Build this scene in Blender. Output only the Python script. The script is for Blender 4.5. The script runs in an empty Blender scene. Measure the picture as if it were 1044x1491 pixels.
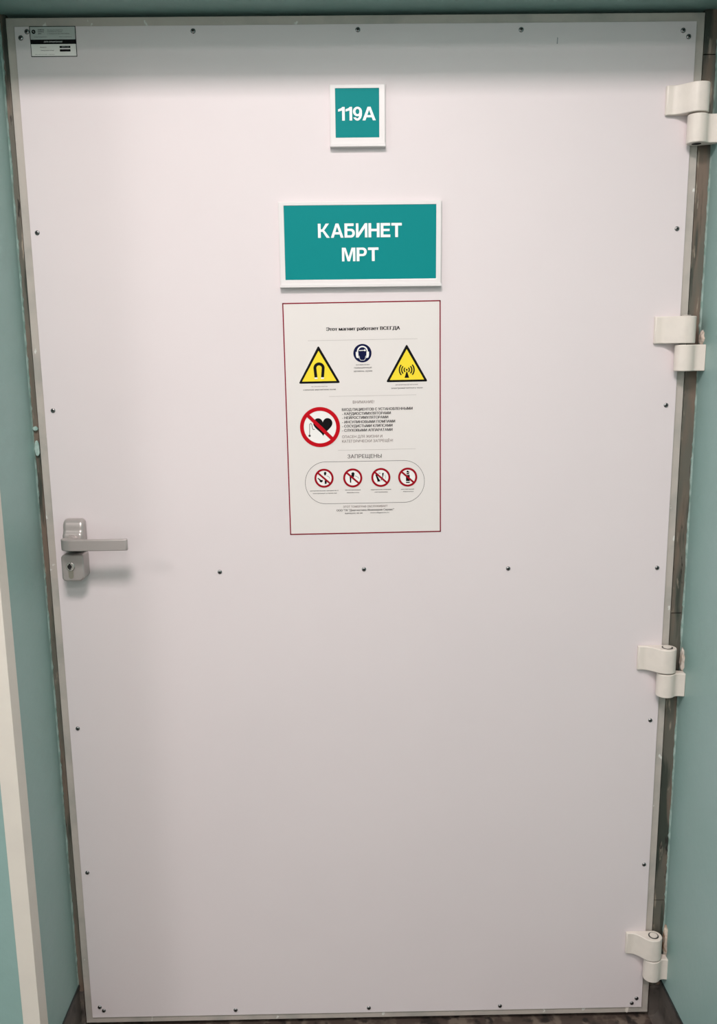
import bpy, math, random
import numpy as np
from mathutils import Matrix, Vector
from mathutils.geometry import delaunay_2d_cdt

random.seed(7)
SC = bpy.context.scene
COL = SC.collection
R = math.radians

# ------------------------------------------------------------------ camera
F_PX = 1250.0
cam_data = bpy.data.cameras.new('camera')
cam = bpy.data.objects.new('camera', cam_data)
COL.objects.link(cam)
cam_data.sensor_fit = 'HORIZONTAL'
cam_data.sensor_width = 36.0
cam_data.lens = F_PX * 36.0 / 1044.0
cam_data.clip_start = 0.02
PITCH, YAW, ROLL = -0.186533, -0.010022, 0.011971
rx = Matrix.Rotation(PITCH, 3, 'X')
rz = Matrix.Rotation(YAW, 3, 'Z')
rr = Matrix.Rotation(ROLL, 3, 'Y')
m = rz @ rx @ rr                       # columns: right, forward, up
right, fwd, up = m.col[0], m.col[1], m.col[2]
cm = Matrix((right, up, -fwd)).transposed().to_4x4()
cm.translation = Vector((-0.02485, -1.71188, 1.49784))
cam.matrix_world = cm
SC.camera = cam

# ------------------------------------------------------------------ world, lights, exposure
SC.view_settings.view_transform = 'Standard'
SC.view_settings.look = 'None'
SC.view_settings.gamma = 1.0
SC.view_settings.use_curve_mapping = False
SC.view_settings.exposure = 0.32

world = bpy.data.worlds.new('world')
SC.world = world
world.use_nodes = True
bg = world.node_tree.nodes['Background']
bg.inputs['Color'].default_value = (0.80, 1.0, 0.99, 1)
bg.inputs['Strength'].default_value = 0.93

LAMP_SPOTS = [(-0.19, -1.53, 31.5), (-2.3, -1.9, 18.0), (0.35, -2.9, 15.0)]  # last one is an unseen fill lamp, placed to brighten the corner guard's side
CEIL_Z = 2.88
for lx, ly, pw in LAMP_SPOTS:
    ld = bpy.data.lights.new('panel_light', 'AREA')
    ld.shape = 'RECTANGLE'
    ld.size, ld.size_y = 0.56, 0.44
    ld.energy = pw
    ld.color = (1.0, 0.885, 0.875)
    lo = bpy.data.objects.new('panel_light', ld)
    lo.location = (lx, ly, CEIL_Z - 0.028)
    COL.objects.link(lo)

# ------------------------------------------------------------------ materials
def mat(name, color, rough=0.5, metal=0.0, noise=None, bump=None, spec=0.5, emit=None, build=None):
    """noise = (second colour, scale, low, high[, stretch]) mixes a second colour in patches; bump = (scale, strength)"""
    mt = bpy.data.materials.new(name)
    mt.use_nodes = True
    nt = mt.node_tree
    b = nt.nodes['Principled BSDF']
    b.inputs['Base Color'].default_value = (*color, 1)
    b.inputs['Roughness'].default_value = rough
    b.inputs['Metallic'].default_value = metal
    b.inputs['Specular IOR Level'].default_value = spec
    tc = nt.nodes.new('ShaderNodeTexCoord')
    last = None
    if noise:
        layers = noise if isinstance(noise, list) else [noise]
        for ly in layers:
            c2, sc_, lo_, hi_ = ly[:4]
            st = ly[4] if len(ly) > 4 else (1, 1, 1)
            mp = nt.nodes.new('ShaderNodeMapping')
            mp.inputs['Scale'].default_value = st
            nt.links.new(tc.outputs['Object'], mp.inputs['Vector'])
            nz = nt.nodes.new('ShaderNodeTexNoise')
            nz.inputs['Scale'].default_value = sc_
            nz.inputs['Detail'].default_value = 5
            nt.links.new(mp.outputs['Vector'], nz.inputs['Vector'])
            rp = nt.nodes.new('ShaderNodeMapRange')
            rp.inputs['From Min'].default_value = lo_
            rp.inputs['From Max'].default_value = hi_
            nt.links.new(nz.outputs['Fac'], rp.inputs['Value'])
            mx = nt.nodes.new('ShaderNodeMix')
            mx.data_type = 'RGBA'
            nt.links.new(rp.outputs['Result'], mx.inputs[0])
            if last is None:
                mx.inputs[6].default_value = (*color, 1)
            else:
                nt.links.new(last, mx.inputs[6])
            mx.inputs[7].default_value = (*c2, 1)
            last = mx.outputs[2]
        nt.links.new(last, b.inputs['Base Color'])
    if bump:
        nb = nt.nodes.new('ShaderNodeTexNoise')
        nb.inputs['Scale'].default_value = bump[0]
        nb.inputs['Detail'].default_value = 4
        nt.links.new(tc.outputs['Object'], nb.inputs['Vector'])
        bp = nt.nodes.new('ShaderNodeBump')
        bp.inputs['Strength'].default_value = bump[1]
        bp.inputs['Distance'].default_value = 0.01
        nt.links.new(nb.outputs['Fac'], bp.inputs['Height'])
        nt.links.new(bp.outputs['Normal'], b.inputs['Normal'])
    if emit:
        b.inputs['Emission Color'].default_value = (*emit[0], 1)
        b.inputs['Emission Strength'].default_value = emit[1]
    return mt

M = {}
M['teal_wall'] = mat('teal wall paint', (0.265, 0.405, 0.378), 0.42, noise=((0.29, 0.425, 0.405), 5, 0.4, 0.7), bump=(45, 0.10))
M['white_wall'] = mat('pale wall paint', (0.72, 0.70, 0.68), 0.6, bump=(45, 0.1))
M['ceiling'] = mat('ceiling paint', (0.78, 0.76, 0.74), 0.7, bump=(60, 0.1))
M['floor'] = mat('mottled linoleum', (0.075, 0.055, 0.046), 0.45, noise=[((0.16, 0.125, 0.10), 26, 0.52, 0.62), ((0.03, 0.024, 0.022), 40, 0.56, 0.66)])
M['upstand'] = mat('linoleum upstand', (0.085, 0.072, 0.064), 0.45, noise=[((0.15, 0.125, 0.105), 22, 0.5, 0.65), ((0.04, 0.034, 0.03), 45, 0.55, 0.66)])
M['black_edge'] = mat('black capping', (0.02, 0.022, 0.022), 0.4)
M['cream_trim'] = mat('cream corner guard', (0.74, 0.68, 0.605), 0.4, noise=((0.70, 0.64, 0.575), 9, 0.45, 0.7))
M['bead'] = mat('pale teal sealant', (0.40, 0.52, 0.48), 0.6, noise=((0.25, 0.38, 0.34), 60, 0.45, 0.6))
M['jamb'] = mat('stained steel jamb', (0.15, 0.14, 0.115), 0.45, 0.25,
                noise=[((0.21, 0.155, 0.12), 3.0, 0.47, 0.58, (9, 4, 1)), ((0.06, 0.066, 0.054), 4, 0.52, 0.60, (9, 5, 1)),
                       ((0.36, 0.30, 0.24), 30, 0.62, 0.68, (2.2, 1.5, 0.45)), ((0.035, 0.03, 0.026), 26, 0.64, 0.68, (2, 1.5, 0.5))])
M['leaf'] = mat('grey painted door edge', (0.53, 0.475, 0.43), 0.40, 0.1,
                noise=[((0.42, 0.395, 0.36), 14, 0.45, 0.65, (1, 1, 1)), ((0.72, 0.71, 0.67), 46, 0.665, 0.69, (1, 1, 0.6))], bump=(80, 0.06))
M['panel'] = mat('white laminate', (0.745, 0.675, 0.684), 0.42, noise=((0.73, 0.662, 0.672), 3, 0.4, 0.7), spec=0.35)
M['scuff'] = mat('grey scuff', (0.32, 0.32, 0.33), 0.6)
M['screw'] = mat('screw steel', (0.30, 0.30, 0.30), 0.22, 1.0)
M['recess'] = mat('dark recess', (0.006, 0.006, 0.006), 0.7)
M['hinge'] = mat('cream hinge enamel', (0.74, 0.675, 0.61), 0.35, noise=((0.69, 0.63, 0.57), 30, 0.5, 0.72), bump=(60, 0.05))
M['pin'] = mat('hinge pin steel', (0.10, 0.095, 0.09), 0.4, 0.7)
M['plaster'] = mat('chipped plaster', (0.66, 0.55, 0.46), 0.8, noise=[((0.36, 0.22, 0.13), 45, 0.55, 0.66), ((0.74, 0.67, 0.60), 30, 0.5, 0.6)], bump=(80, 0.5))
M['handle'] = mat('satin grey metal', (0.44, 0.40, 0.385), 0.34, 0.45)
M['cylinder'] = mat('nickel cylinder', (0.55, 0.53, 0.50), 0.25, 0.9)
M['cyl_body'] = mat('worn cylinder body', (0.33, 0.31, 0.26), 0.4, 0.6)
M['sign_white'] = mat('white sign plastic', (0.76, 0.725, 0.72), 0.25)
M['sign_teal'] = mat('teal sign insert', (0.001, 0.235, 0.238), 0.5, spec=0.1)
M['letter_white'] = mat('white lettering', (0.92, 0.91, 0.90), 0.4)
M['paper'] = mat('poster paper', (0.76, 0.715, 0.69), 0.45, spec=0.35)
M['print_white'] = mat('printed white', (0.86, 0.84, 0.82), 0.45)
M['crimson'] = mat('printed crimson', (0.24, 0.004, 0.022), 0.6, spec=0.08)
M['red'] = mat('printed red', (0.52, 0.004, 0.012), 0.6, spec=0.08)
M['darkred'] = mat('printed dark red', (0.33, 0.004, 0.014), 0.6, spec=0.08)
M['black'] = mat('printed black', (0.006, 0.006, 0.007), 0.6, spec=0.08)
M['grey_print'] = mat('printed grey', (0.05, 0.046, 0.044), 0.6, spec=0.08)
M['brown_print'] = mat('printed brown grey', (0.13, 0.085, 0.075), 0.6, spec=0.08)
M['pale_line'] = mat('printed pale line', (0.52, 0.48, 0.46), 0.6, spec=0.08)
M['yellow'] = mat('printed yellow', (0.90, 0.70, 0.045), 0.6, spec=0.08)
M['navy'] = mat('printed navy', (0.006, 0.008, 0.05), 0.6, spec=0.08)
M['label_grey'] = mat('sticker grey', (0.46, 0.49, 0.47), 0.4)
M['label_white'] = mat('sticker white', (0.90, 0.86, 0.83), 0.35)
M['lamp_frame'] = mat('lamp frame', (0.8, 0.8, 0.8), 0.4)
M['diffuser'] = mat('lamp diffuser', (0.9, 0.9, 0.9), 0.5, emit=((1.0, 0.94, 0.91), 6.0))

# ------------------------------------------------------------------ mesh helpers
class MB:
    def __init__(self):
        self.v, self.f, self.mi = [], [], []
        self.cur = 0

    def add(self, vs, fs):
        o = len(self.v)
        self.v += [tuple(p) for p in vs]
        for f in fs:
            self.f.append([o + i for i in f])
            self.mi.append(self.cur)
        return self

    def box(self, x0, x1, y0, y1, z0, z1):
        vs = [(x, y, z) for x in (x0, x1) for y in (y0, y1) for z in (z0, z1)]
        fs = [(0, 1, 3, 2), (4, 6, 7, 5), (0, 4, 5, 1), (2, 3, 7, 6), (0, 2, 6, 4), (1, 5, 7, 3)]
        return self.add(vs, fs)

    def prism(self, pts, a, b, axis):
        """closed polygon extruded between a and b along an axis: 'z' pts are (x, y); 'y' pts are (x, z); 'x' pts are (y, z)"""
        area = sum(p[0] * q[1] - q[0] * p[1] for p, q in zip(pts, pts[1:] + pts[:1]))
        if (area < 0) != (axis == 'y'):
            pts = pts[::-1]
        def mk(p, t):
            return {'z': (p[0], p[1], t), 'y': (p[0], t, p[1]), 'x': (t, p[0], p[1])}[axis]
        n = len(pts)
        vs = [mk(p, a) for p in pts] + [mk(p, b) for p in pts]
        fs = [tuple(range(n))[::-1], tuple(range(n, 2 * n))]
        fs += [(i, (i + 1) % n, n + (i + 1) % n, n + i) for i in range(n)]
        return self.add(vs, fs)

    def flat(self, pts, y):
        """polygon in the x-z plane at depth y, facing the room (-y)"""
        area = sum(p[0] * q[1] - q[0] * p[1] for p, q in zip(pts, pts[1:] + pts[:1]))
        if area < 0:
            pts = pts[::-1]
        return self.add([(p[0], y, p[1]) for p in pts], [tuple(range(len(pts)))])

    def ring(self, cx, cz, r0, r1, y, a0=0, a1=360, n=56, sx=1.0):
        closed = abs(a1 - a0) >= 360
        k = n if closed else n + 1
        vs, fs = [], []
        for i in range(k):
            a = R(a0 + (a1 - a0) * i / n)
            for r in (r0, r1):
                vs.append((cx + sx * r * math.cos(a), y, cz + r * math.sin(a)))
        for i in range(n):
            j = (i + 1) % k
            fs.append((2 * i, 2 * i + 1, 2 * j + 1, 2 * j) if a1 > a0 else (2 * i, 2 * j, 2 * j + 1, 2 * i + 1))
        return self.add(vs, fs)

    def disc(self, cx, cz, r, y, n=40, sx=1.0):
        return self.flat([(cx + sx * r * math.cos(2 * math.pi * i / n), cz + r * math.sin(2 * math.pi * i / n)) for i in range(n)], y)

    def stroke(self, pts, w, y):
        """polyline of width w in the x-z plane"""
        for p, q in zip(pts, pts[1:]):
            d = Vector((q[0] - p[0], q[1] - p[1]))
            if d.length < 1e-9:
                continue
            d.normalize()
            nx, nz = -d.y * w / 2, d.x * w / 2
            ex, ez = d.x * w * 0.25, d.y * w * 0.25
            self.flat([(p[0] - ex + nx, p[1] - ez + nz), (p[0] - ex - nx, p[1] - ez - nz),
                       (q[0] + ex - nx, q[1] + ez - nz), (q[0] + ex + nx, q[1] + ez + nz)], y)
        return self

    def lathe_y(self, prof, n=24, c=(0, 0)):
        """profile [(r, y)...] turned about an axis along y through (cx, cz)"""
        vs, fs = [], []
        for r, y in prof:
            for i in range(n):
                a = 2 * math.pi * i / n
                vs.append((c[0] + r * math.cos(a), y, c[1] + r * math.sin(a)))
        for k in range(len(prof) - 1):
            for i in range(n):
                j = (i + 1) % n
                fs.append((k * n + i, k * n + j, (k + 1) * n + j, (k + 1) * n + i))
        fs.append(tuple(range(n))[::-1])
        fs.append(tuple((len(prof) - 1) * n + i for i in range(n)))
        return self.add(vs, fs)

    def shift(self, dx, dy, dz):
        self.v = [(x + dx, y + dy, z + dz) for x, y, z in self.v]
        return self


def obj(name, mb, material, parent=None, bevel=0.0, segs=2, smooth=None, loc=None):
    me = bpy.data.meshes.new(name)
    me.from_pydata(mb.v, [], mb.f)
    mats = material if isinstance(material, list) else [material]
    for k in mats:
        me.materials.append(M[k])
    if len(mats) > 1:
        me.polygons.foreach_set('material_index', mb.mi)
    me.update()
    o = bpy.data.objects.new(name, me)
    COL.objects.link(o)
    if parent:
        o.parent = parent
    if loc:
        o.location = loc
    if bevel:
        bv = o.modifiers.new('bevel', 'BEVEL')
        bv.width, bv.segments, bv.limit_method, bv.angle_limit = bevel, segs, 'ANGLE', R(40)
        bv.harden_normals = False
        smooth = smooth or 35
    if smooth:
        me.polygons.foreach_set('use_smooth', [True] * len(me.polygons))
        me.set_sharp_from_angle(angle=R(smooth))
    return o


def empty(name, loc=(0, 0, 0)):
    o = bpy.data.objects.new(name, None)
    o.empty_display_size = 0.05
    o.location = loc
    COL.objects.link(o)
    return o


def tag(o, label, cat, group=None):
    o['label'] = label
    o['category'] = cat
    if group:
        o['group'] = group
    return o


def struct(o, label=None):
    o['kind'] = 'structure'
    if label:
        o['label'] = label
    return o


_fonts = {}
def text_mb(body, x0, x1, zb, cap, y, bold=0.0, mb=None):
    """lettering stretched between x0 and x1, baseline zb, capital height cap"""
    cu = bpy.data.curves.new('lettering', 'FONT')
    cu.body = body
    cu.size = 10.0
    cu.resolution_u = 4
    cu.fill_mode = 'NONE'
    o = bpy.data.objects.new('lettering', cu)
    COL.objects.link(o)
    bpy.context.view_layer.update()
    me = bpy.data.meshes.new_from_object(o)
    # fill the outlines: a constrained triangulation, keeping the triangles that lie inside by the even-odd rule
    pv, pe, pf, _a, _b, _c = delaunay_2d_cdt([v.co.xy for v in me.vertices], [tuple(e.vertices) for e in me.edges], [], 0, 1e-4)
    ev = np.array([[tuple(me.vertices[k].co.xy) for k in e.vertices] for e in me.edges])
    pa = np.array([tuple(p) for p in pv])
    ce = pa[np.array([tuple(f) for f in pf])].mean(1)
    x_a, y_a, x_b, y_b = ev[:, 0, 0], ev[:, 0, 1], ev[:, 1, 0], ev[:, 1, 1]
    span = (y_a[None] > ce[:, 1:]) != (y_b[None] > ce[:, 1:])
    xc = x_a + (ce[:, 1:] - y_a) / np.where(y_b == y_a, 1e-9, y_b - y_a) * (x_b - x_a)
    inside = (span & (xc > ce[:, :1])).sum(1) % 2 == 1
    vs = [Vector((p.x, p.y, 0)) for p in pv]
    fs = [tuple(f) for f, k in zip(pf, inside) if k]
    bpy.data.objects.remove(o)
    bpy.data.curves.remove(cu)
    bpy.data.meshes.remove(me)
    lo = min(v.x for v in vs)
    hi = max(v.x for v in vs)
    s = (x1 - x0) / (hi - lo)
    k = cap / 7.0
    mb = mb or MB()
    if bold:
        bold *= 10
        s = (x1 - x0) / (hi - lo + 2 * bold)
        for i, dx in enumerate((0.0, bold, 2 * bold)):
            mb.add([(x0 + (v.x - lo + dx) * s, y - 0.00004 * i, zb + v.y * k) for v in vs], fs)
    else:
        mb.add([(x0 + (v.x - lo) * s, y, zb + v.y * k) for v in vs], fs)
    return mb


# bold sans capitals drawn as polygons, capital height 1
def glyph(ch):
    s, t = 0.225, 0.188
    r = lambda x0, x1, z0, z1: [(x0, z0), (x1, z0), (x1, z1), (x0, z1)]
    def bowl(x0, x1, z0, z1, th, tw):      # a D shape: outer and inner halves bridged as quads
        out = []
        rad = (z1 - z0) / 2
        cz = (z0 + z1) / 2
        xs = x1 - rad
        n = 14
        pts_o = [(x0, z1)] + [(xs + rad * math.sin(math.pi * i / n), cz + rad * math.cos(math.pi * i / n)) for i in range(n + 1)] + [(x0, z0)]
        ri = rad - th
        xi = x1 - tw - ri
        pts_i = [(x0, z1 - th)] + [(xi + ri * math.sin(math.pi * i / n), cz + ri * math.cos(math.pi * i / n)) for i in range(n + 1)] + [(x0, z0 + th)]
        for i in range(len(pts_o) - 1):
            out.append([pts_o[i], pts_o[i + 1], pts_i[i + 1], pts_i[i]])
        return out
    if ch == 'К':
        return 0.95, [r(0, s, 0, 1), r(s, 0.36, 0.42, 0.60), [(0.26, 0.48), (0.63, 1), (0.90, 1), (0.47, 0.48)],
                      [(0.27, 0.57), (0.47, 0.57), (0.95, 0), (0.69, 0)]]
    if ch == 'А':
        return 1.02, [[(0, 0), (0.395, 1), (0.51, 1), (0.51, 0.77), (0.225, 0)], [(1.02, 0), (0.625, 1), (0.51, 1), (0.51, 0.77), (0.795, 0)],
                      r(0.24, 0.78, 0.225, 0.39)]
    if ch == 'Б':
        return 0.84, [r(0, s, 0, 1), r(s, 0.74, 1 - t, 1)] + bowl(s, 0.84, 0, 0.62, 0.16, 0.21)
    if ch == 'И':
        return 0.92, [r(0, 0.2, 0, 1), r(0.72, 0.92, 0, 1), [(0.2, 0), (0.2, 0.33), (0.72, 1), (0.72, 0.67)]]
    if ch == 'Н':
        return 0.90, [r(0, s, 0, 1), r(0.90 - s, 0.90, 0, 1), r(s, 0.90 - s, 0.43, 0.60)]
    if ch == 'Е':
        return 0.78, [r(0, s, 0, 1), r(s, 0.76, 1 - t, 1), r(s, 0.72, 0.43, 0.59), r(s, 0.78, 0, t)]
    if ch == 'Т':
        return 0.84, [r(0, 0.84, 1 - t, 1), r(0.42 - s / 2, 0.42 + s / 2, 0, 1 - t)]
    if ch == 'М':
        return 1.08, [r(0, 0.195, 0, 1), r(0.885, 1.08, 0, 1), [(0.195, 1), (0.30, 1), (0.54, 0.31), (0.54, 0), (0.445, 0), (0.195, 0.78)],
                      [(0.885, 1), (0.78, 1), (0.54, 0.31), (0.54, 0), (0.635, 0), (0.885, 0.78)]]
    if ch == 'Р':
        return 0.82, [r(0, s, 0, 1)] + bowl(s, 0.82, 0.37, 1, 0.165, 0.21)
    if ch == '1':
        return 0.50, [r(0.30, 0.50, 0, 1), [(0.0, 0.66), (0.0, 0.83), (0.20, 0.90), (0.34, 1.0), (0.44, 1.0), (0.36, 0.80), (0.30, 0.74)]]
    if ch == '9':
        out = []
        n = 28
        cx, cz = 0.345, 0.66
        for i in range(n):
            q = []
            for (rx_, rz_), k in (((0.345, 0.35), i), ((0.345, 0.35), i + 1), ((0.150, 0.195), i + 1), ((0.150, 0.195), i)):
                a = 2 * math.pi * k / n
                q.append((cx + rx_ * math.cos(a), cz + rz_ * math.sin(a)))
            out.append(q)
        # the tail
        po, pi = [], []
        for i in range(15):
            a = R(25 - 145 * i / 14)
            po.append((0.335 + 0.355 * math.cos(a), 0.50 + 0.512 * math.sin(a)))
            pi.append((0.325 + 0.170 * math.cos(a), 0.50 + 0.350 * math.sin(a)))
        for i in range(14):
            out.append([po[i], po[i + 1], pi[i + 1], pi[i]])
        out.append([po[-1], (0.02, 0.21), (0.20, 0.235), pi[-1]])
        return 0.66, out
    raise KeyError(ch)


def big_text(word, x0, x1, z0, h, y, gap=0.11):
    gs = [glyph(c) for c in word]
    total = sum(g[0] for g in gs) + gap * (len(gs) - 1)
    s = (x1 - x0) / total
    mb = MB()
    x = x0
    for w, polys in gs:
        for i, p in enumerate(polys):
            mb.flat([(x + a * s, z0 + b * h) for a, b in p], y - 0.00004 * (i % 3 if len(polys) < 12 else (i >= 28)))
        x += (w + gap) * s
    return mb


# ------------------------------------------------------------------ the setting
XL, XR = -0.6533, 0.6680          # the two sides of the door recess
Y_FRONT = -0.222                  # the corridor face of the wall
Z_SOFFIT, Z_FLOOR = 2.108, -0.012
SPAN = 3.2

o = obj('floor', MB().box(-SPAN, SPAN, -3.5, 0.25, Z_FLOOR - 0.1, Z_FLOOR), 'floor')
struct(o)
o = obj('ceiling', MB().box(-SPAN, SPAN, -3.5, 0.25, CEIL_Z, CEIL_Z + 0.1), 'ceiling')
struct(o)
wall_left = struct(obj('wall_left', MB().box(-SPAN, XL, Y_FRONT, 0.09, Z_FLOOR, CEIL_Z), 'teal_wall'))
wall_right = struct(obj('wall_right', MB().box(XR, XR + 0.25, -3.5, 0.09, Z_FLOOR, CEIL_Z), 'teal_wall'))
wall_top = struct(obj('wall_top', MB().box(XL, XR, Y_FRONT, 0.09, Z_SOFFIT, CEIL_Z), 'teal_wall'))
struct(obj('wall_back', MB().box(-SPAN, SPAN, -3.6, -3.5, Z_FLOOR, CEIL_Z), 'white_wall'))

# cream corner guards wrapping the wall corners
def corner_guard(name, xc, side):
    mb = MB()
    t = 0.003
    # side = +1: the reveal faces +x (left wall); -1: it faces -x (right wall)
    mb.prism([(xc, Y_FRONT + 0.035), (xc + side * t, Y_FRONT + 0.035), (xc + side * t, Y_FRONT - t),
              (xc - side * 0.031, Y_FRONT - t), (xc - side * 0.031, Y_FRONT), (xc, Y_FRONT)], Z_FLOOR, Z_SOFFIT + 0.02, 'z')
    return struct(obj(name, mb, 'cream_trim', bevel=0.0008))
corner_guard('trim_1', XL, 1)

# linoleum upstands at the foot of the recess
def upstand(name, x, side, h, y0):
    a, b = sorted((x, x + side * 0.0015))
    root = struct(obj(name, MB().box(a, b, y0, 0.004, Z_FLOOR, h), 'upstand'))
    a, b = sorted((x, x + side * 0.003))
    obj('top_strip', MB().box(a, b, y0, 0.004, h, h + 0.005), 'black_edge', root)
    a, b = sorted((x, math.copysign(0.6432, x)))
    obj('end_return', MB().box(a, b, 0.0035, 0.006, Z_FLOOR, h - 0.012), 'upstand', root)
    # the coved foot
    n = 6
    pts = [(x + side * 0.0015, Z_FLOOR)]
    rad = 0.022
    for i in range(n + 1):
        q = math.pi / 2 * i / n
        pts.append((x + side * (0.0015 + rad - rad * math.sin(q)), Z_FLOOR + rad - rad * math.cos(q)))
    obj('cove', MB().prism(pts, y0, 0.004, 'y'), 'upstand', root, smooth=50)
    return root
upstand('baseboard_left', XL, 1, 0.090, Y_FRONT + 0.036)
upstand('baseboard_right', XR, -1, 0.078, -3.5)

# steel jamb round the leaf, with unseen backing strips added to keep light out of the gaps
def ragged_strip(x, side, z0, z1, y0, step=0.006, depth=0.0035):
    """a paint bead along the inner edge of a reveal with an uneven outline"""
    mb = MB()
    zs = [z0 + step * i for i in range(int((z1 - z0) / step) + 1)]
    vs, fs = [], []
    w = 0.0
    for z in zs:
        w = 0.7 * w + random.uniform(-0.0011, 0.0013)
        k = max(0.0004, 0.0007 + 0.6 * w)
        if random.random() < 0.04:
            k += 0.0012
        xin = x + side * k
        vs += [(x, y0 - depth, z), (xin, y0 - depth * 0.35, z), (xin, y0 + 0.004, z), (x, y0 + 0.004, z)]
    for i in range(len(zs) - 1):
        a, b = 4 * i, 4 * (i + 1)
        for k in range(3):
            f = (a + k, a + k + 1, b + k + 1, b + k)
            fs.append(f if side > 0 else f[::-1])
    mb.add(vs, fs)
    return mb
obj('sealant_bead', ragged_strip(XL, 1, 0.096, Z_SOFFIT - 0.01, 0.003), 'bead', wall_left, smooth=60)
obj('sealant_bead', ragged_strip(XR, -1, 0.085, Z_SOFFIT - 0.01, 0.003), 'bead', wall_right, smooth=60)

trim3 = struct(obj('trim_2', MB().box(XL, -0.6432, 0.006, 0.089, Z_FLOOR, Z_SOFFIT).box(-0.6432, -0.600, 0.056, 0.089, Z_FLOOR, Z_SOFFIT), 'jamb'))  # second box is added backing that blocks light at the left gap
mb = MB()
cuts = [Z_FLOOR, 0.281, 0.949, 2.030, Z_SOFFIT]
for a, b in zip(cuts, cuts[1:]):
    mb.box(0.6436, XR, 0.006, 0.050, a + 0.0009, b - 0.0009)
mb.box(0.600, XR, 0.056, 0.089, Z_FLOOR, Z_SOFFIT)  # added backing behind the leaf, blocks light at the right gap
trim4 = struct(obj('trim_3', mb, 'jamb'))
trim5 = struct(obj('trim_4', MB().box(-0.6432, 0.6436, 0.030, 0.055, 2.1025, Z_SOFFIT).box(-0.600, 0.600, 0.056, 0.089, 2.055, Z_SOFFIT), 'jamb'))  # second box is added backing that blocks light above the leaf
light_block = struct(obj('light_block_bar', MB().box(-0.600, 0.600, 0.056, 0.089, Z_FLOOR, 0.02), 'jamb'))  # unseen bar added to block light leaking under the door

# two blobs of wall paint bridging the left gap
for zc, h in ((1.3515, 0.0075), (1.312, 0.026)):
    pts = []
    for i in range(12):
        a = 2 * math.pi * i / 12
        rj = 1 + random.uniform(-0.12, 0.12)
        pts.append((-0.6475 + 0.0052 * rj * math.cos(a), zc + h * 0.6 * rj * math.sin(a)))
    obj('paint_blob', MB().prism(pts, 0.0005, 0.006, 'y'), 'bead', trim3, bevel=0.0012)

# chipped plaster where the hinges enter the right wall
def plaster(zc, w, h, name='plaster_patch'):
    vs, fs = [], []
    n = 18
    vs.append((XR - 0.004, -0.009, zc))
    for ring, (kr, off) in enumerate(((0.6, -0.0045), (1.0, -0.0002))):
        for i in range(n):
            a = 2 * math.pi * i / n
            j = 1 + random.uniform(-0.22, 0.22)
            vs.append((XR + off, -0.009 + w * kr * j * math.cos(a), zc + h * kr * j * math.sin(a)))
    for i in range(n):
        j = (i + 1) % n
        fs.append((0, 1 + j, 1 + i))
        fs.append((1 + i, 1 + j, 1 + n + j, 1 + n + i))
    obj(name, MB().add(vs, fs), 'plaster', wall_right, smooth=40)
plaster(1.512, 0.011, 0.016)
plaster(0.850, 0.011, 0.028)
plaster(0.192, 0.012, 0.046)

# ------------------------------------------------------------------ the door
W2, H = 0.6407, 2.100
BR = 0.0158
YP = -0.003                                   # face of the white sheet
door = struct(empty('door_1', (0, 0, 0)), 'wide white metal-edged door with four cream hinges and grey lever handle')
door['category'] = 'door'
leaf = obj('leaf_frame', MB().box(-W2, W2, 0.0, 0.050, 0.0, H), 'leaf', door, bevel=0.0012)
panel = obj('panel', MB().box(-W2 + BR, W2 - BR, YP, 0.0, BR, H - BR), 'panel', door, bevel=0.0006)

# cream runs of paint on the lower edge, and a scuff near the top
obj('paint_run', MB().prism([(0.586, 0.0165), (0.600, 0.0165), (0.5965, 0.0135), (0.5955, 0.002), (0.5925, 0.000), (0.5895, 0.003), (0.5895, 0.0135)], -0.0012, 0.0, 'y'),
    'hinge', leaf, bevel=0.0004)
obj('scuff_mark', MB().flat([(0.3675, 2.047), (0.3695, 2.0475), (0.3698, 2.058), (0.3682, 2.0588)], YP - 0.0002), 'scuff', panel)

# screws: pan heads with a cross recess
def screw_mesh():
    mb = MB()
    mb.lathe_y([(0.0046, 0.0), (0.0046, -0.0006), (0.0041, -0.0015), (0.0029, -0.0022), (0.0014, -0.0025)], 20)
    mb.cur = 1
    w, l = 0.00085, 0.0026
    for k in (0, 1):
        a = R(35 + 90 * k)
        c, s = math.cos(a), math.sin(a)
        mb.flat([(c * px - s * pz, s * px + c * pz) for px, pz in ((-l, -w), (l, -w), (l, w), (-l, w))], -0.00265)
    return mb
SCREWS = [(-0.6021, 2.0754), (-0.6142, 2.0651), (-0.2996, 2.0742), (0.0016, 2.0742), (0.3015, 2.0719), (0.6002, 2.0685), (0.6109, 2.0579),
          (-0.6118, 1.7236), (-0.608, 1.3873), (-0.6078, 0.7171), (-0.6112, 0.3797), (0.6088, 1.7188), (0.6061, 1.3828), (0.606, 1.0496),
          (0.609, 0.7147), (0.6128, 0.3755), (-0.2933, 1.0543), (0.0021, 1.0557), (0.2985, 1.0527), (-0.6069, 0.043), (-0.5982, 0.0339),
          (-0.3002, 0.029), (0.0022, 0.0276), (0.3009, 0.0263), (0.602, 0.0268), (0.6124, 0.039)]
screw0 = obj('screw', screw_mesh(), ['screw', 'recess'], panel, smooth=35)
for i, (x, z) in enumerate(SCREWS):
    sc = screw0 if i == 0 else screw0.copy()
    if i:
        COL.objects.link(sc)
        sc.parent = panel
    sc.location = (x, YP, z)
    sc.rotation_euler = (0, random.uniform(0, 6.28), 0)

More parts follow.
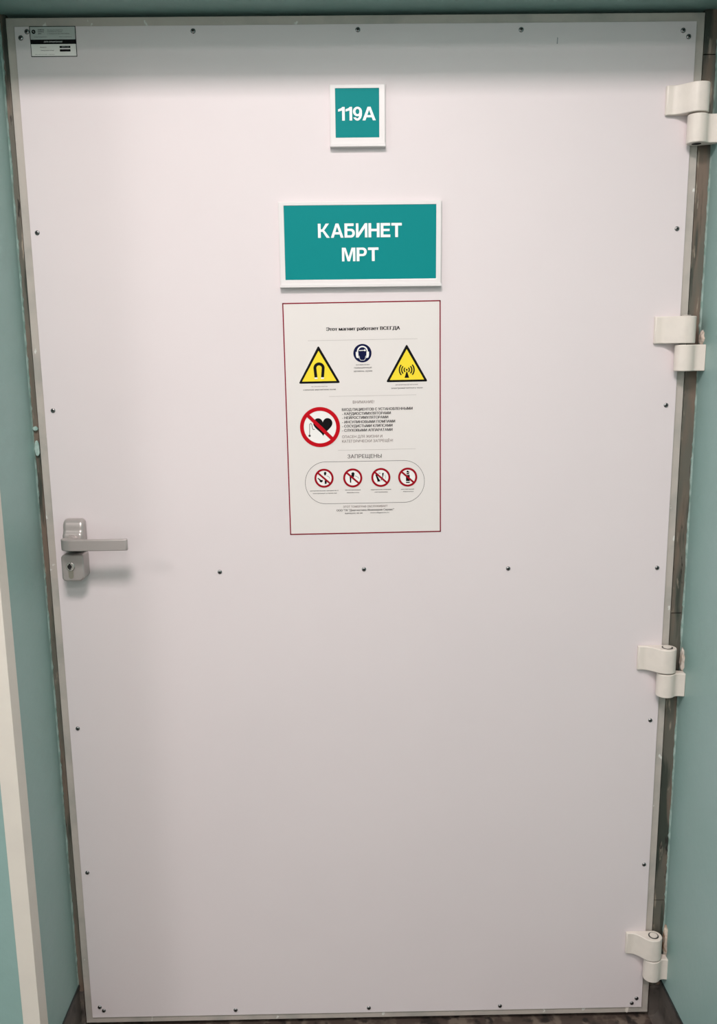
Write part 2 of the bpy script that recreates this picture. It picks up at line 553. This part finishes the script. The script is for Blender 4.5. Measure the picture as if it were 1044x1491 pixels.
# hinges: a strap on the sheet that swells into the upper barrel, and the lower barrel with its wing on the jamb
BX, BY, BRD = 0.6300, -0.0205, 0.0185
def arc(cx, cy, r, a0, a1, n):
    return [(cx + r * math.cos(R(a0 + (a1 - a0) * i / n)), cy + r * math.sin(R(a0 + (a1 - a0) * i / n))) for i in range(n + 1)]
def strap_profile():
    x0, x1 = 0.5810, BX - 0.002
    ya, yb = YP - 0.0085, BY - BRD
    pts = [(0.5735, YP), (0.5735, YP - 0.0055), (0.5750, YP - 0.0080)]
    for i in range(25):                       # S-curve out to the barrel
        u = i / 24
        k = u * u * u * (u * (6 * u - 15) + 10)
        pts.append((x0 + (x1 - x0) * u, ya + (yb - ya) * k))
    pts += arc(BX, BY, BRD, 272, 430, 24)
    pts += [(BX + 0.002, YP)]
    return pts
def knuckle_profile():
    pts = arc(BX, BY, BRD, 318, 90, 28)                       # barrel, from its right front round to the back
    pts += [(BX + 0.010, BY + 0.0175), (BX + 0.022, BY + 0.012), (XR, BY + 0.006), (XR, BY - 0.0105)]
    q0 = Vector((BX + BRD * math.cos(R(318)), BY + BRD * math.sin(R(318))))
    q3 = Vector((XR, BY - 0.0105))
    q1 = q0 + Vector((0.0060, 0.0068))
    q2 = q3 - Vector((0.0120, -0.0020))
    for i in range(1, 12):                    # soft hollow between wing and barrel
        t = 1 - i / 12
        p = q0 * (1 - t) ** 3 + q1 * 3 * t * (1 - t) ** 2 + q2 * 3 * t * t * (1 - t) + q3 * t ** 3
        pts.append((p.x, p.y))
    return pts
def hinge_parts():
    hg = obj('hinge', MB().prism(strap_profile(), 0.0015, 0.053, 'z'), 'hinge', door, bevel=0.0014, segs=2, smooth=30)
    kn = obj('knuckle', MB().prism(knuckle_profile(), -0.0515, -0.0010, 'z'), 'hinge', hg, bevel=0.0014, segs=2, smooth=30)
    top = MB()
    ring = [(BX + 0.0112 * math.cos(2 * math.pi * i / 20), BY + 0.0112 * math.sin(2 * math.pi * i / 20)) for i in range(20)]
    top.prism(ring, 0.0530, 0.0537, 'z')
    cap = obj('pin_recess', top, 'pin', hg, smooth=30)
    ring2 = [(BX + 0.0085 * math.cos(2 * math.pi * i / 20), BY + 0.0085 * math.sin(2 * math.pi * i / 20)) for i in range(20)]
    obj('pin', MB().prism(ring2, 0.0537, 0.0550, 'z'), 'hinge', hg, smooth=30)
    obj('bore', MB().prism(ring2, -0.0520, -0.0514, 'z'), 'recess', hg, smooth=30)
    return hg
hinge0 = hinge_parts()
for i, z in enumerate((1.9195, 1.5015, 0.8300, 0.1585)):
    hg = hinge0
    if i:
        hg = hinge0.copy()
        COL.objects.link(hg)
        for ch in list(hinge0.children):
            c = ch.copy()
            COL.objects.link(c)
            c.parent = hg
    hg.location = (0.006 if z < 0.3 else 0.0, 0, z)

# lock plate, key cylinder and lever handle
HX0, HX1 = -0.6000, -0.5575
plate_prof = [(YP, 1.1070), (YP, 1.1715), (-0.0120, 1.1720), (-0.0200, 1.1690), (-0.0250, 1.1630), (-0.0270, 1.1560), (-0.0268, 1.1510), (-0.0290, 1.1470),
              (-0.0325, 1.1445), (-0.0340, 1.1410), (-0.0340, 1.1070)]
plate = obj('lock_plate', MB().prism(plate_prof, HX0, HX1, 'x'), 'handle', door, bevel=0.0100, segs=6, smooth=45)
hood = MB().prism([(HX0 - 0.0020, 1.0990), (HX0 + 0.002, 1.1040), (HX1, 1.1040), (HX1, 1.0560), (HX1 - 0.008, 1.0495), (HX0 + 0.003, 1.0495), (HX0 - 0.002, 1.0540)], -0.043, YP, 'y')
obj('lock_hood', hood, 'handle', plate, bevel=0.0070, segs=5)
obj('neck', MB().prism(arc(-0.579, 1.129, 0.0135, 0, 360, 24)[:-1], -0.050, -0.026, 'y'), 'handle', plate, smooth=30)
KX, KZ = -0.5835, 1.0800
obj('key_cylinder', MB().lathe_y([(0.0088, -0.0430), (0.0088, -0.0446), (0.0080, -0.0452), (0.0058, -0.0452), (0.0056, -0.0446)], 28, (KX, KZ)), 'cylinder', plate, smooth=30)
obj('keyway', MB().disc(KX - 0.0015, KZ, 0.0042, -0.04535, 20).box(KX - 0.0025, KX + 0.0002, -0.0455, -0.0450, KZ - 0.006, KZ + 0.0065), 'recess', plate)
pts = [(KX - 0.0050, KZ - 0.0080), (KX - 0.0050, KZ - 0.0200)] + [(KX + 0.005 * math.cos(R(a)), KZ - 0.0200 + 0.005 * math.sin(R(a))) for a in range(200, 341, 20)] + [(KX + 0.005, KZ - 0.0200), (KX + 0.005, KZ - 0.0080)]
obj('cylinder_tail', MB().prism(pts, -0.0438, -0.0430, 'y'), 'cyl_body', plate)
# the lever seen from above: neck, rounded elbow, long flat grip
prof = [(-0.5660, -0.046), (-0.5670, -0.0575), (-0.5560, -0.0625), (-0.4615, -0.0625), (-0.4605, -0.0700), (-0.4625, -0.0730), (-0.5700, -0.0740), (-0.5830, -0.0715),
        (-0.5905, -0.0660), (-0.5935, -0.0590), (-0.5930, -0.0500), (-0.5910, -0.046)]
obj('door_handle', MB().prism(prof, 1.1180, 1.1400, 'z'), 'handle', door, bevel=0.0016, segs=3)

# ------------------------------------------------------------------ signs on the door
def sign_holder(root, x0, x1, z0, z1, ix0, ix1, iz0, iz1, y0=-0.003):
    """white tray with a raised rim round a teal insert; coordinates local to root"""
    d = 0.0095
    mb = MB().box(x0, x1, -0.0055, 0, z0, z1)
    hold = obj('holder', mb, 'sign_white', root, bevel=0.0006)
    rim = MB()
    o_ = [(x0 + .0015, z0 + .0015), (x1 - .0015, z0 + .0015), (x1 - .0015, z1 - .0015), (x0 + .0015, z1 - .0015)]
    i_ = [(ix0, iz0), (ix1, iz0), (ix1, iz1), (ix0, iz1)]
    vs = [(p[0], -0.0055, p[1]) for p in o_] + [(p[0], -d, p[1]) for p in o_] + [(p[0], -d, p[1]) for p in i_] + [(p[0], -0.0055, p[1]) for p in i_]
    fs = []
    for i in range(4):
        j = (i + 1) % 4
        fs += [(i, j, 4 + j, 4 + i), (4 + i, 4 + j, 8 + j, 8 + i), (8 + i, 8 + j, 12 + j, 12 + i)]
    obj('rim', rim.add(vs, fs), 'sign_white', root, bevel=0.0007)
    obj('lip', MB().box(x0, x1, -0.0125, -0.0055, z0, z0 + 0.0055), 'sign_white', root, bevel=0.0008)
    obj('insert', MB().box(ix0, ix1, -0.0085, -0.0055, iz0, iz1), 'sign_teal', root)

r1 = tag(empty('room_number_sign', (0, YP, 1.870)), 'small square teal sign reading 119А in white frame, high on the door', 'sign')
sign_holder(r1, -0.0525, 0.0513, 0.0, 0.1100, -0.0418, 0.0394, 0.0165, 0.1022)
obj('lettering', big_text('119А', -0.0366, 0.0330, 0.0464, 0.0236, -0.0087, 0.065), 'letter_white', r1)

r2 = tag(empty('room_name_sign', (0, YP, 1.6165)), 'wide teal sign reading КАБИНЕТ МРТ in white frame above the poster', 'sign')
sign_holder(r2, -0.1530, 0.1570, 0.0, 0.1580, -0.1423, 0.1463, 0.0145, 0.1505)
t1 = big_text('КАБИНЕТ', -0.0784, 0.0808, 0.0915, 0.0258, -0.0087, 0.085)
t2 = big_text('МРТ', -0.0335, 0.0362, 0.0480, 0.0250, -0.0087, 0.10)
obj('lettering', t1, 'letter_white', r2)
obj('lettering', t2, 'letter_white', r2)

# ------------------------------------------------------------------ the warning poster
PO = tag(empty('warning_poster', (0.0045, YP, 1.3604)), 'tall white MRI warning poster with thin crimson border and hazard symbols', 'poster')
PO.rotation_euler = (0, R(-0.4), 0)
mm = 0.001
Y1, Y2, Y3, Y4 = -0.0007, -0.0009, -0.0011, -0.0013
def sc_(pts):
    return [(a * mm, b * mm) for a, b in pts]
PW, PH = 153.5, 229.5
obj('paper', MB().box(-PW * mm, PW * mm, -0.0005, 0.0, -PH * mm, PH * mm), 'paper', PO)
b_ = 2.3
mb = MB()
for q in ((-PW, PW, PH - b_, PH), (-PW, PW, -PH, -PH + b_), (-PW, -PW + b_, -PH, PH), (PW - b_, PW, -PH, PH)):
    mb.flat(sc_([(q[0], q[2]), (q[1], q[2]), (q[1], q[3]), (q[0], q[3])]), Y1)
obj('border', mb, 'crimson', PO)

def ptext(name, body, x0, x1, zb, cap, material, bold=0.0, parent=None, mb=None):
    mb = text_mb(body, x0 * mm, x1 * mm, zb * mm, cap * mm, Y1, bold, mb)
    return obj(name, mb, material, parent or PO) if name else mb

ptext('headline', 'Этот магнит работает ВСЕГДА', -69.8, 74.2, 175.2, 6.2, 'black', 0.05)
for x0, x1, z in ((-106, 108, 157.0), (-67, 105, 48.4), (-52, 103, -58.6)):
    obj('divider_line', MB().flat(sc_([(x0, z - .35), (x1, z - .35), (x1, z + .35), (x0, z + .35)]), Y1), 'pale_line', PO)

def rounded_tri(pts, rad):
    out = []
    n = len(pts)
    for i in range(n):
        p, a, b = Vector(pts[i]), Vector(pts[i - 1]), Vector(pts[(i + 1) % n])
        u, v = (a - p).normalized(), (b - p).normalized()
        for k in range(5):
            t = k / 4
            q = p + u * rad * (1 - t) ** 2 + v * rad * t ** 2
            out.append((q.x, q.y))
    return out

def warning_triangle(name, outer, inner):
    s = obj(name, MB().flat(sc_(rounded_tri(outer, 4)), Y1), 'black', PO)
    obj('yellow_field', MB().flat(sc_(rounded_tri(inner, 0.6)), Y2), 'yellow', s)
    return s

s = warning_triangle('magnet_warning', [(-85.8, 147.5), (-126.5, 74.3), (-44.4, 74.3)], [(-85.7, 137.6), (-119.6, 78.4), (-51.8, 78.4)])
mb = MB()
mb.ring(-0.0855, 0.1040, 0.0053, 0.0110, Y3, 0, 180, 20)
mb.flat(sc_([(-96.5, 104.2), (-90.8, 104.2), (-89.2, 86.2), (-94.9, 86.2)]), Y3)
mb.flat(sc_([(-80.2, 104.2), (-74.5, 104.2), (-76.2, 86.2), (-82.0, 86.2)]), Y3)
obj('magnet_symbol', mb, 'black', s)
obj('magnet_poles', MB().flat(sc_([(-94.9, 86.0), (-89.2, 86.0), (-89.0, 83.0), (-94.6, 83.0)]), Y3).flat(sc_([(-82.0, 86.0), (-76.2, 86.0), (-76.5, 83.0), (-82.2, 83.0)]), Y3), 'print_white', s)
mb = ptext(None, 'не отключается', -101.8, -70.0, 67.4, 2.0, None)
ptext('caption', 'сильное магнитное поле', -117.8, -53.6, 60.9, 2.7, 'grey_print', 0.016)
obj('caption', mb, 'brown_print', PO)

s = obj('ear_protection_mark', MB().disc(0.0001, 0.1312, 0.0178, Y1, 56), 'navy', PO)
mb = MB()
mb.ring(0.0001, 0.1345, 0.0082, 0.0108, Y2, -8, 188, 28)
for sg in (-1, 1):
    mb.flat(sc_([(sg * 8.0, 134.0), (sg * 12.9, 134.0), (sg * 12.9, 127.5), (sg * 11.6, 122.8), (sg * 7.0, 121.4), (sg * 7.8, 127)]), Y2)
mb.stroke(sc_([(-6.6, 126), (-5.4, 120), (-3.4, 117.6), (3.2, 117.6), (5.3, 120), (6.6, 126)]), 0.0008, Y2)
mb.flat(sc_([(-7.2, 137.0), (-6.0, 135.4), (3, 135.9), (5.6, 134.6), (7.0, 136.6), (5.0, 138.8), (2.6, 137.2)]), Y2)
obj('earmuff_symbol', mb, 'print_white', s)
mb = MB()
ptext(None, 'возможен', -12.6, 13.5, 108.0, 2.2, None, 0.01, mb=mb)
ptext(None, 'повышенный', -16.6, 17.8, 101.9, 2.9, None, 0.01, mb=mb)
ptext(None, 'уровень шума', -17.7, 18.7, 95.4, 2.9, None, 0.01, mb=mb)
obj('caption', mb, 'grey_print', PO)

s = warning_triangle('radio_wave_warning', [(86.8, 147.3), (45.6, 74.0), (127.9, 74.0)], [(86.8, 137.4), (52.9, 78.1), (120.7, 78.1)])
mb = MB()
mb.disc(0.0866, 0.0974, 0.0018, Y3, 16)
mb.flat(sc_([(86.0, 94.3), (87.2, 94.3), (91.1, 82.0), (82.1, 82.0)]), Y3)
for r0, r1, a in ((0.0040, 0.0063, 52), (0.0088, 0.0112, 44), (0.0132, 0.0157, 42)):
    mb.ring(0.0866, 0.0974, r0, r1, Y3, -a, a, 14)
    mb.ring(0.0866, 0.0974, r0, r1, Y3, 180 - a, 180 + a, 14)
obj('antenna_symbol', mb, 'black', s)
mb = ptext(None, 'дополнительный источник', 64.0, 108.5, 67.8, 2.0, None, 0.01)
ptext(None, 'электромагнитного поля', 55.6, 117.6, 60.9, 2.7, None, 0.014, mb=mb)
obj('caption', mb, 'grey_print', PO)

# no entry with a pacemaker
def prohibition(name, cx, cz, ro, ri, bw, material, ang=-42):
    s = obj(name, MB().disc(cx * mm, cz * mm, ro * 0.97 * mm, Y1, 48), 'print_white', PO)
    mb = MB().ring(cx * mm, cz * mm, ri * mm, ro * mm, Y3, 0, 360, 64)
    a = R(ang)
    u = Vector((math.cos(a), math.sin(a)))
    q = (ri + ro) / 2
    mb.stroke([((cx - u.x * q) * mm, (cz - u.y * q) * mm), ((cx + u.x * q) * mm, (cz + u.y * q) * mm)], bw * mm, Y4)
    obj('red_ring_and_bar', mb, material, s)
    return s
s = prohibition('pacemaker_prohibition', -86.7, -11.7, 39.8, 32.2, 7.0, 'red', -45)
pts = []
for i in range(48):                                     # heart outline
    t = 2 * math.pi * i / 48
    hx = 16 * math.sin(t) ** 3
    hz = 13 * math.cos(t) - 5 * math.cos(2 * t) - 2 * math.cos(3 * t) - math.cos(4 * t)
    pts.append((-81.0 + hx * 1.19, -8.8 + hz * 1.245))
obj('heart_symbol', MB().flat(sc_(pts), Y2), 'black', s)
mb = MB().stroke(sc_([(-97.5, -16.0), (-100.5, -16.2), (-101.8, -13.5), (-103.0, -5.5), (-105.0, -4.0), (-107.0, -5.5), (-107.8, -26)]), 0.0011, Y2)
mb.disc(-0.1079, -0.0285, 0.0023, Y2, 14)
obj('pacemaker_lead', mb, 'grey_print', s)

ptext('attention_line', 'ВНИМАНИЕ!', -20.6, 21.5, 33.6, 5.4, 'brown_print', 0.0)
mb = MB()
for body, x0, x1, zb in (('ВХОД ПАЦИЕНТОВ С УСТАНОВЛЕННЫМИ', -42.6, 97.6, 19.4), ('- КАРДИОСТИМУЛЯТОРАМИ', -42.3, 54.3, 11.2), ('- НЕЙРОСТИМУЛЯТОРАМИ', -42.4, 49.1, 3.2),
                         ('- ИНСУЛИНОВЫМИ ПОМПАМИ', -42.6, 62.6, -5.3), ('- СОСУДИСТЫМИ КЛИПСАМИ', -42.8, 57.4, -13.4), ('- СЛУХОВЫМИ АППАРАТАМИ', -43.0, 57.3, -21.8)):
    ptext(None, body, x0, x1, zb, 5.1, None, 0.03, mb=mb)
obj('restriction_list', mb, 'black', PO)
mb = ptext(None, 'ОПАСЕН ДЛЯ ЖИЗНИ И', -43.3, 36.7, -34.6, 5.3, None, 0.0)
ptext(None, 'КАТЕГОРИЧЕСКИ ЗАПРЕЩЁН!', -43.5, 57.9, -43.6, 5.3, None, 0.0, mb=mb)
obj('danger_line', mb, 'brown_print', PO)
ptext('forbidden_heading', 'ЗАПРЕЩЕНЫ', -33.2, 34.8, -75.2, 7.4, 'grey_print', 0.006)

# the pill-shaped outline with four prohibited items
pill = []
rz_ = 42.6
for i in range(25):
    a = R(90 - 180 * i / 24)
    pill.append((79.5 + rz_ * 0.96 * math.cos(a), -124.4 + rz_ * math.sin(a)))
for i in range(25):
    a = R(270 - 180 * i / 24)
    pill.append((-78.5 + rz_ * 0.96 * math.cos(a), -124.0 + rz_ * math.sin(a)))
obj('rounded_outline', MB().stroke(sc_(pill + [pill[0]]), 0.0007, Y1), 'grey_print', PO)

s = prohibition('metal_object_prohibition', -81.5, -114.3, 19.2, 15.2, 3.6, 'darkred')
mb = MB().disc(-0.0790, -0.1040, 0.0026, Y2, 14).flat(sc_([(-81.4, -105), (-77.0, -105), (-77.6, -108.5), (-80.6, -108.5)]), Y2)
mb.flat(sc_([(-93.8, -113.2), (-91.6, -114.6), (-87.2, -118.0), (-84.5, -117.6), (-84.2, -120.8), (-87.0, -123.0), (-90.2, -121.4), (-90.6, -118.6), (-94.4, -114.6)]), Y2)
mb.flat(sc_([(-80.2, -119.0), (-76.0, -119.0), (-76.6, -125.6), (-80.4, -126.2)]), Y2)
mb.stroke(sc_([(-76.0, -109.5), (-71.5, -111.5), (-70.0, -115.0)]), 0.0006, Y2)
obj('tool_symbol', mb, 'black', s)
s = prohibition('implant_prohibition', -23.8, -114.9, 19.2, 15.2, 3.6, 'darkred')
mb = MB().disc(-0.0232, -0.1066, 0.0032, Y2, 16).flat(sc_([(-29.4, -110.6), (-25.4, -108.6), (-20.4, -108.6), (-21.6, -113.8), (-26.4, -114.4)]), Y2)
mb.flat(sc_([(-30.0, -112.5), (-26.6, -112.5), (-27.2, -124.6), (-29.4, -124.6)]), Y2)
mb.stroke(sc_([(-19.0, -110.5), (-15.0, -112.4)]), 0.0007, Y2).stroke(sc_([(-14.0, -113.0), (-11.4, -116.5)]), 0.0007, Y2)
obj('hammer_symbol', mb, 'black', s)
s = prohibition('instrument_prohibition', 32.7, -115.1, 19.2, 15.2, 3.6, 'darkred')
mb = MB().flat(sc_([(21.6, -109.4), (24.4, -108.4), (30.6, -121.4), (26.2, -122.4)]), Y2)
mb.flat(sc_([(26.0, -119.8), (30.2, -119.2), (31.4, -123.0), (25.6, -123.6)]), Y2)
mb.flat(sc_([(35.4, -106.0), (39.0, -106.0), (36.4, -116.5), (33.0, -121.6), (32.2, -120.4), (35.6, -113.0)]), Y2)
mb.stroke(sc_([(28.4, -106.4), (32.0, -106.4)]), 0.0010, Y2).stroke(sc_([(41.0, -110), (42.6, -113.5), (41.8, -118)]), 0.0004, Y2)
obj('scissors_symbol', mb, 'black', s)
s = prohibition('cylinder_prohibition', 86.7, -115.5, 19.2, 15.2, 3.6, 'darkred')
mb = MB().flat(sc_([(84.4, -104.0), (85.6, -102.4), (87.4, -102.4), (91.0, -106.2), (84.8, -106.2)]), Y2)
mb.flat(sc_([(85.0, -107.2), (89.2, -107.2), (90.2, -109.8), (84.0, -109.8)]), Y2)
mb.flat(sc_([(83.2, -111.0), (90.8, -111.0), (90.8, -123.6), (83.2, -123.6)]), Y2).flat(sc_([(83.2, -125.2), (90.8, -125.2), (90.8, -127.4), (83.2, -127.4)]), Y2)
obj('gas_bottle_symbol', mb, 'black', s)
for rows in ((('металлические предметы и', -110.2, -53.3, -140.6), ('электронные устройства', -105.0, -56.7, -146.0)),
             (('металлические', -39.3, -8.2, -140.3), ('имплантаты', -36.1, -11.6, -145.6)),
             (('медицинские колющие', 12.1, 53.1, -140.4), ('инструменты', 19.9, 45.8, -145.5)),
             (('кислородные', 73.1, 99.6, -140.8), ('баллоны', 77.7, 98.2, -145.6))):
    mb = MB()
    for body, x0, x1, zb in rows:
        ptext(None, body, x0, x1, zb, 1.9, None, 0.018, mb=mb)
    obj('caption', mb, 'grey_print', PO)

ptext('service_line', 'ЭТОТ ТОМОГРАФ ОБСЛУЖИВАЕТ', -44.5, 45.4, -175.6, 3.9, 'brown_print', 0.004)
ptext('service_company', 'ООО "ТК "Диагностика Инженерия Сервис"', -57.8, 58.5, -182.8, 3.9, 'grey_print', 0.02)
mb = ptext(None, '8(800)555 00 00', -41.2, -5.3, -188.4, 2.4, None, 0.014)
ptext(None, 'www.diagservis.ru', 10.1, 48.2, -188.0, 2.4, None, 0.014, mb=mb)
obj('contact_line', mb, 'grey_print', PO)

# ------------------------------------------------------------------ the rating sticker in the corner
ST = tag(empty('rating_sticker', (-0.5555, YP, 2.0585)), 'small grey and white printed sticker with black band in top left corner of door', 'sticker')
obj('backing', MB().box(-0.0420, 0.0420, -0.0004, 0.0, -0.0258, 0.0260), 'black', ST)
obj('grey_field', MB().flat(sc_([(-40.8, 3.4), (40.8, 3.4), (40.8, 24.8), (-40.8, 24.8)]), -0.0006), 'label_grey', ST)
obj('white_field', MB().flat(sc_([(-40.8, -24.6), (40.8, -24.6), (40.8, -4.4), (-40.8, -4.4)]), -0.0006), 'label_white', ST)
mb = MB().ring(-0.0345, 0.0165, 0.0016, 0.0036, -0.0008, 0, 360, 28).stroke(sc_([(-36.2, 14.8), (-32.8, 18.2)]), 0.0011, -0.00085)
obj('round_logo', mb, 'black', ST)
def stext(rows, name, material, y=-0.0008):
    mb = MB()
    for body, x0, x1, zb, cap, bold in rows:
        text_mb(body, x0 * mm, x1 * mm, zb * mm, cap * mm, y, bold, mb)
    obj(name, mb, material, ST)
stext([('ЗАВОД', -26.8, -15.2, 18.8, 1.9, 0.03), ('СПЕЦ', -26.8, -16.0, 15.6, 1.9, 0.03), ('ДВЕРЬ', -26.8, -20.2, 12.4, 1.9, 0.03)], 'lettering', 'black')
stext([('Сертификат', -34.5, -10.5, 7.0, 1.4, 0.0)], 'small_print', 'black')
stext([('Изготовлено', 11.5, 34.0, 7.0, 1.4, 0.0)], 'small_print', 'black')
stext([('Производство медицинских', -9.8, 19.0, 18.6, 1.6, 0.0), ('экранированных дверей', -9.8, 17.5, 15.9, 1.6, 0.0), ('и помещений для томографов', -9.8, 30.5, 12.5, 1.6, 0.0)], 'small_print', 'grey_print')
stext([('ДВЕРЬ ЭКРАНИРОВАННАЯ', -17.0, 16.5, -1.5, 1.9, 0.01)], 'band_lettering', 'letter_white')
stext([('Модель', -24.5, -13.0, -10.4, 1.5, 0.02), ('Заводской номер', -24.0, 0.5, -15.8, 1.5, 0.02), ('Дата изготовления и приемки', -35.0, 0.8, -22.2, 1.1, 0.0)], 'lettering', 'brown_print')
for z0, z1 in ((-11.3, -7.6), (-17.2, -13.3)):
    obj('number_bar', MB().flat(sc_(rounded_tri([(11.0, z0), (30.5, z0), (30.5, z1), (11.0, z1)], 0.8)), -0.0008), 'black', ST)
stext([('МРТ-119', 15.0, 27.5, -10.0, 1.1, 0.0)], 'number_lettering', 'letter_white', -0.0010)

# ------------------------------------------------------------------ ceiling lamps of the corridor, the far one added as fill
LABELS = ['flat rectangular ceiling lamp just in front of the door', 'flat rectangular ceiling lamp at the left of the corridor',
          'flat rectangular ceiling lamp added by the far corridor wall as fill light']
for (lx, ly, pw), lb in zip(LAMP_SPOTS, LABELS):
    r = tag(empty('ceiling_lamp', (lx, ly, CEIL_Z)), lb, 'lamp', 'corridor ceiling lamps')
    obj('lamp_housing', MB().box(-0.30, 0.30, -0.24, 0.24, -0.020, 0.0), 'lamp_frame', r, bevel=0.003)
    obj('diffuser', MB().box(-0.28, 0.28, -0.22, 0.22, -0.026, -0.020), 'diffuser', r)
